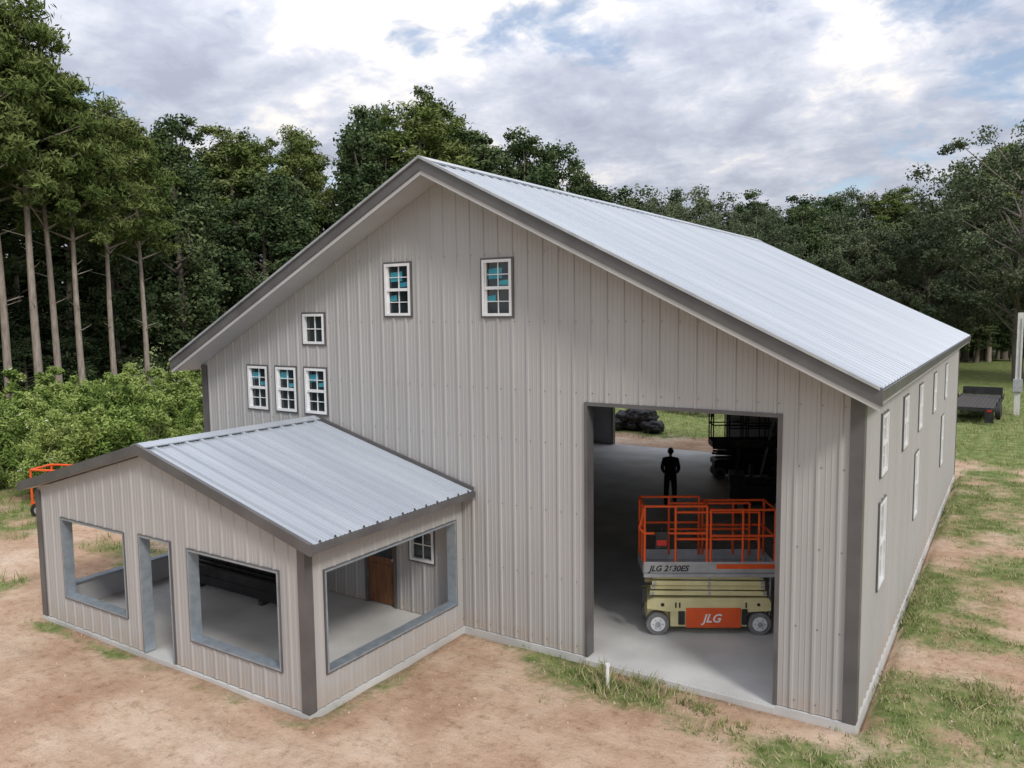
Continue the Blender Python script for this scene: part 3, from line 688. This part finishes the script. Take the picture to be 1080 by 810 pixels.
def tree(name,kind,H,seed):
    rg=np.random.default_rng(seed); VV=[];QQ=[]
    if kind=='pine':
        lean=rg.normal(size=2)*.4
        limbq(VV,QQ,(0,0,-.3),(lean[0],lean[1],H*.97),.24,.05,8,10,.14)
        C=[];R=[]
        nl=40
        for i in range(nl):
            t=i/nl; z=H*(.55+.44*t+rg.normal()*.008); ang=i*2.4+rg.random()
            rr=H*(.14*(1-t)**.7*(.5+.5*min(1,t*4+.2))+.02)*rg.uniform(.5,1.2)
            e=np.array([rr*math.cos(ang)+lean[0]*z/H,rr*math.sin(ang)+lean[1]*z/H,z+rr*.3])
            limbq(VV,QQ,(lean[0]*z/H,lean[1]*z/H,z-.2),e,.06*(1-t)+.02,.015,4,2)
            C.append(e);R.append(H*rg.uniform(.028,.05))
            if rr>H*.06: C.append(e*np.array([.55,.55,1])+np.array([0,0,.2]));R.append(H*rg.uniform(.025,.04))
            if rg.random()<.4: C.append(e+rg.normal(size=3)*H*.03);R.append(H*.028)
        for i in range(5):
            z=H*rg.uniform(.3,.55); ang=rg.random()*6.3; rr=rg.uniform(.6,1.4); limbq(VV,QQ,(0,0,z),(rr*math.cos(ang),rr*math.sin(ang),z+.3),.03,.01,4,2)
        C=np.array(C);R=np.array(R);T=rg.uniform(.1,.7,len(C))
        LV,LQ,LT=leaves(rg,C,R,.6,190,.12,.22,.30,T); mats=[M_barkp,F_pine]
    else:
        wide={'dec':.20,'oak':.42,'tall':.15}[kind]; zc={'dec':.58,'oak':.56,'tall':.56}[kind]; zr={'dec':.40,'oak':.40,'tall':.44}[kind]
        limbq(VV,QQ,(0,0,-.3),(rg.normal()*.4,rg.normal()*.4,H*.75),H*.018+.05,.06,8,8,.2)
        C=[];R=[]
        nc=150 if kind!='oak' else 200
        ph=rg.random(6)*6
        while len(C)<nc:
            d=rg.normal(size=3); d/=np.linalg.norm(d); r=rg.uniform(.35,1)**.6
            az=math.atan2(d[1],d[0]); lump=1+.22*math.sin(2*az+ph[0]+3*d[2])+.15*math.sin(5*az+ph[1]+4*d[2])
            p=np.array([d[0]*wide*H*r*lump,d[1]*wide*H*r*lump,H*(zc+d[2]*zr*r)])
            if kind!='oak': 
                tt=(p[2]/H-.18)/.8; p[0]*=(1.1-.6*max(0,tt)); p[1]*=(1.1-.6*max(0,tt))
            C.append(p);R.append(H*rg.uniform(.022,.055)*(1.15 if kind=='oak' else 1))
            if len(C)%4==0:
                zb=max(H*.12,min(H*.72,p[2]-math.hypot(p[0],p[1])*.7)); limbq(VV,QQ,(0,0,zb),p,H*.006,.02,4,3,.1)
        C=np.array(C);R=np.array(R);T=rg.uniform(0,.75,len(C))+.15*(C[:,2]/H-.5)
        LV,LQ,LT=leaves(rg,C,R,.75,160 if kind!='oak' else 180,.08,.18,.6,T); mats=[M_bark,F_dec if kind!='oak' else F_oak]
    WV=np.concatenate(VV);WQ=np.concatenate(QQ)
    V=np.concatenate([WV,LV]);Q=np.concatenate([WQ,LQ+len(WV)])
    return np_mesh(name,V,Q,np.r_[np.zeros(len(WQ)),np.ones(len(LQ))],np.r_[np.zeros(len(WV)),LT],mats)
def shrub(name,seed,H=3.,spiky=False):
    rg=np.random.default_rng(seed); VV=[];QQ=[];C=[];R=[]
    for i in range(34):
        a=rg.random()*6.28; r=rg.random()**.6*1.5; z=rg.uniform(.25,1)*H*(1-.3*(r/1.5)**2)
        p=np.array([r*math.cos(a),r*math.sin(a),z]); C.append(p);R.append(rg.uniform(.2,.45))
        if i%3==0: limbq(VV,QQ,(p[0]*.2,p[1]*.2,-.1),p,.03,.01,4,2)
    for i in range(10 if spiky else 4):
        a=rg.random()*6.28; r=rg.random()*1.2; C.append(np.array([r*math.cos(a),r*math.sin(a),H*rg.uniform(.95,1.2)])); R.append(.16)
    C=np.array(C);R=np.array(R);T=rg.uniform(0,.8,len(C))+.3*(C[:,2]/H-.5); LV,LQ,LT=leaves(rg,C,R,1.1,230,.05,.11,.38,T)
    WV=np.concatenate(VV);WQ=np.concatenate(QQ)
    V=np.concatenate([WV,LV]);Q=np.concatenate([WQ,LQ+len(WV)])
    mi=np.r_[np.zeros(len(WQ)),np.ones(len(LQ))]
    if spiky:
        fl=(rg.random(len(LQ))<.02)&(LT[::4]>.45); mi[len(WQ):][fl]=2
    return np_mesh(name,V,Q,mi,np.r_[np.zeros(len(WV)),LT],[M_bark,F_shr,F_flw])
PH=20.
pines=[tree('pine_mesh','pine',PH,i) for i in range(4)]
decs=[tree('deciduous_mesh','dec',PH,20+i) for i in range(4)]+[tree('tall_tree_mesh','tall',PH,40+i) for i in range(3)]
oaks=[tree('oak_mesh','oak',PH,60+i) for i in range(3)]
shrubs=[shrub('shrub_mesh',80+i,spiky=i%2==0) for i in range(4)]
def put(name,me,x,y,h,base=PH,parent=None,ws=1.,z=-.1):
    o=bpy.data.objects.new(name,me); COL.objects.link(o); s=h/base; o.scale=(s*ws,s*ws,s); o.rotation_euler=(0,0,random.uniform(0,6.28)); o.location=(x,y,z)
    if parent: o.parent=parent
    return o
SKU=[-200,0,30,60,100,130,170,200,240,280,320,360,400,440,470,490,520,560,590,620,650,680,720,760,800,850,900,930,960,990,1010,1040,1080,1300]
SKV=[80,70,66,92,128,130,112,125,118,150,138,108,95,84,98,122,136,118,150,170,188,203,195,203,200,190,183,195,222,195,185,165,145,140]
def hfor(x,y,extra):
    u,v,zc=proj(x,y,0)
    if zc<5 or u<-250 or u>1350: return random.uniform(16,21)
    vt=np.interp(u,SKU,SKV)+extra
    hz=proj(x,y,6.)[1]
    return 6+(hz-vt)*zc/FPX
line=[(-34,-34),(-39,-14),(-42,3),(-46,16),(-43,30),(-35,42),(-24,54),(-13,66),(-3,84),(6,98),(20,92),(36,74),(52,56)]
pts=[]
for (a,b),(c,d) in zip(line[:-1],line[1:]):
    n=max(1,int(math.hypot(c-a,d-b)/4.0))
    for i in range(n): t=i/n; pts.append((a+(c-a)*t,b+(d-b)*t))
forest=empty('forest')
for row,(off,ex0,ex1) in enumerate(((0,8,60),(5,-4,32),(11,-8,16),(20,-2,18))):
    for i,(px,py) in enumerate(pts):
        if row>=3 and i%2: continue
        v=Vector((px-CP.x,py-CP.y)).normalized(); jx,jy=random.uniform(-1.6,1.6),random.uniform(-1.6,1.6)
        x=px+v.x*off+jx; y=py+v.y*off+jy
        u=proj(x,y,0)[0]
        h=max(7,hfor(x,y,random.uniform(ex0,ex1)))
        pine=(u<130 and random.random()<.6) or (random.random()<.12)
        me=random.choice(pines) if pine else random.choice(decs)
        if u>640 and not pine and random.random()<.6: me=random.choice(oaks[:2])
        ws=random.uniform(.95,1.4)
        if me in oaks: ws*=.75
        if row==0: put('pine_tree' if pine else ('oak_tree' if me in oaks else 'broadleaf_tree'),me,x,y,h,ws=ws)
        else: put('forest_tree',me,x,y,h,parent=forest,ws=ws)
us=empty('forest_undergrowth')
for i,(px,py) in enumerate(pts):
    for k in range(3):
        v=Vector((px-CP.x,py-CP.y)).normalized(); o1=random.uniform(-2,3) if k<2 else random.uniform(9,14); x=px+v.x*o1+random.uniform(-2,2); y=py+v.y*o1+random.uniform(-2,2)
        put('undergrowth_bush',random.choice(decs[:4]),x,y,random.uniform(4,8) if k<2 else random.uniform(8,12),parent=us,ws=1.9 if k<2 else 1.6)
put('oak_tree',oaks[2],1.8,63,21); put('oak_tree',oaks[0],11,60,20.5); put('oak_tree',oaks[1],-5.5,72,17)
for x,y,h in ((-37.8,6.3,20.5),(-36.4,7.1,20.3),(-37.6,8.6,18.6),(-36.9,9.4,17.5),(-37.9,11.6,17),(-36.0,4.2,20),(-38.6,13.8,16.5)): put('pine_tree',random.choice(pines),x,y,h,ws=.9)
th=empty('shrub_thicket')
for i in range(240):
    x=random.uniform(-36,-22.8); y=random.uniform(-12,30)
    if x>-24.3-.25*max(0,y-8)+random.uniform(-1,1): continue
    if math.hypot(x+22.5,y-.9)<2.6: continue
    put('shrub',random.choice(shrubs),x,y,random.uniform(1.3,3.0)*(1.1 if x<-30 else .85),base=3.,parent=th,ws=random.uniform(.8,1.4))
for i in range(16): put('shrub',random.choice(shrubs),random.uniform(-20,-12),random.uniform(31,40),random.uniform(.8,1.8),base=3.,parent=th)
def grassmesh():
    pos=[];hh=[];tt=[]
    def tuft(x,y,h,t,n,sp):
        z=gz(x,y)-.01
        for _ in range(n): pos.append((x+random.gauss(0,sp),y+random.gauss(0,sp),z)); hh.append(h*random.uniform(.5,1.2)); tt.append(t+random.gauss(0,.15))
    def inb(x,y): return (XL-.1<x<XR+.08 and -.1<y<YB+.1) or (PXL-.1<x<PXR+.08 and PY-.1<y<.1)
    c=0
    while c<24000:
        if random.random()<.75: x=random.uniform(-5,9);y=random.uniform(-5,20)
        else: x=random.uniform(-26,4);y=random.uniform(-8,8)
        if inb(x,y): continue
        g=grassf(x,y)
        if random.random()<g**1.5: tuft(x,y,random.uniform(.03,.09)*(.6+g*.8),random.uniform(.1,1.0),8,.06)
        c+=1
    for _ in range(10000):
        x=random.uniform(-24,14);y=random.uniform(20.5,55)
        g=grassf(x,y)
        if random.random()<g: tuft(x,y,random.uniform(.08,.25),random.uniform(.1,.8),6,.15)
    for _ in range(2500):
        x=random.uniform(-30,-17);y=random.uniform(-10,25)
        if random.random()<grassf(x,y): tuft(x,y,random.uniform(.12,.4),random.uniform(.1,.7),10,.12)
    for (ax,ay,bx,by,n,h,sd) in ((-4.1,-.5,-2.2,-.45,55,.2,.18),(-2.2,-.5,-1.2,-1.2,30,.16,.22),(-3.9,-.6,-3.3,-1.0,35,.30,.15),(.2,-.4,.6,-1.6,26,.14,.3),(1.3,1.5,1.8,2.4,34,.22,.15),(-1.5,-1.4,3,-1.2,50,.11,.35)):
        for _ in range(n):
            t=random.random(); x=ax+(bx-ax)*t+random.gauss(0,sd);y=ay+(by-ay)*t+random.gauss(0,sd)
            if not inb(x,y): tuft(x,y,h*random.uniform(.3,1.1),random.uniform(0,.8),random.randint(6,14),.05)
    P=np.array(pos);h=np.array(hh);t=np.array(tt);m=len(P)
    a=rng.random(m)*6.28; wd=.005+.007*rng.random(m)+h*.015; ln=rng.normal(size=(m,2))*.45*h[:,None]
    dx=np.stack([np.cos(a)*wd,np.sin(a)*wd,np.zeros(m)],1); top=P+np.stack([ln[:,0],ln[:,1],h],1)
    V=np.stack([P-dx,P+dx,top],1).reshape(-1,3); Q=np.arange(3*m).reshape(m,3)
    return np_mesh('grass',V,Q,np.zeros(m),np.repeat(t,3),[F_grs])
o=bpy.data.objects.new('grass',grassmesh()); COL.objects.link(o)
mb=MB()
for _ in range(1600):
    x=random.uniform(-18,6);y=random.uniform(-9,4)
    if (XL-.2<x<.2 and y>-.2) or (PXL-.2<x<PXR+.2 and y>PY-.2): continue
    r=random.uniform(.008,.03); z=gz(x,y)
    p=[(x+r*random.uniform(.6,1.3)*math.cos(k*1.57),y+r*random.uniform(.6,1.3)*math.sin(k*1.57),z-.01) for k in range(4)]
    q=[(x+(a[0]-x)*.6,y+(a[1]-y)*.6,z+r*random.uniform(.4,.9)) for a in p]; mb.hexa(p+q,0)
mb.obj('pebbles_and_clods',[nmat('clod',(.38,.27,.19),(.55,.44,.34),scale=2,rough=.95)])
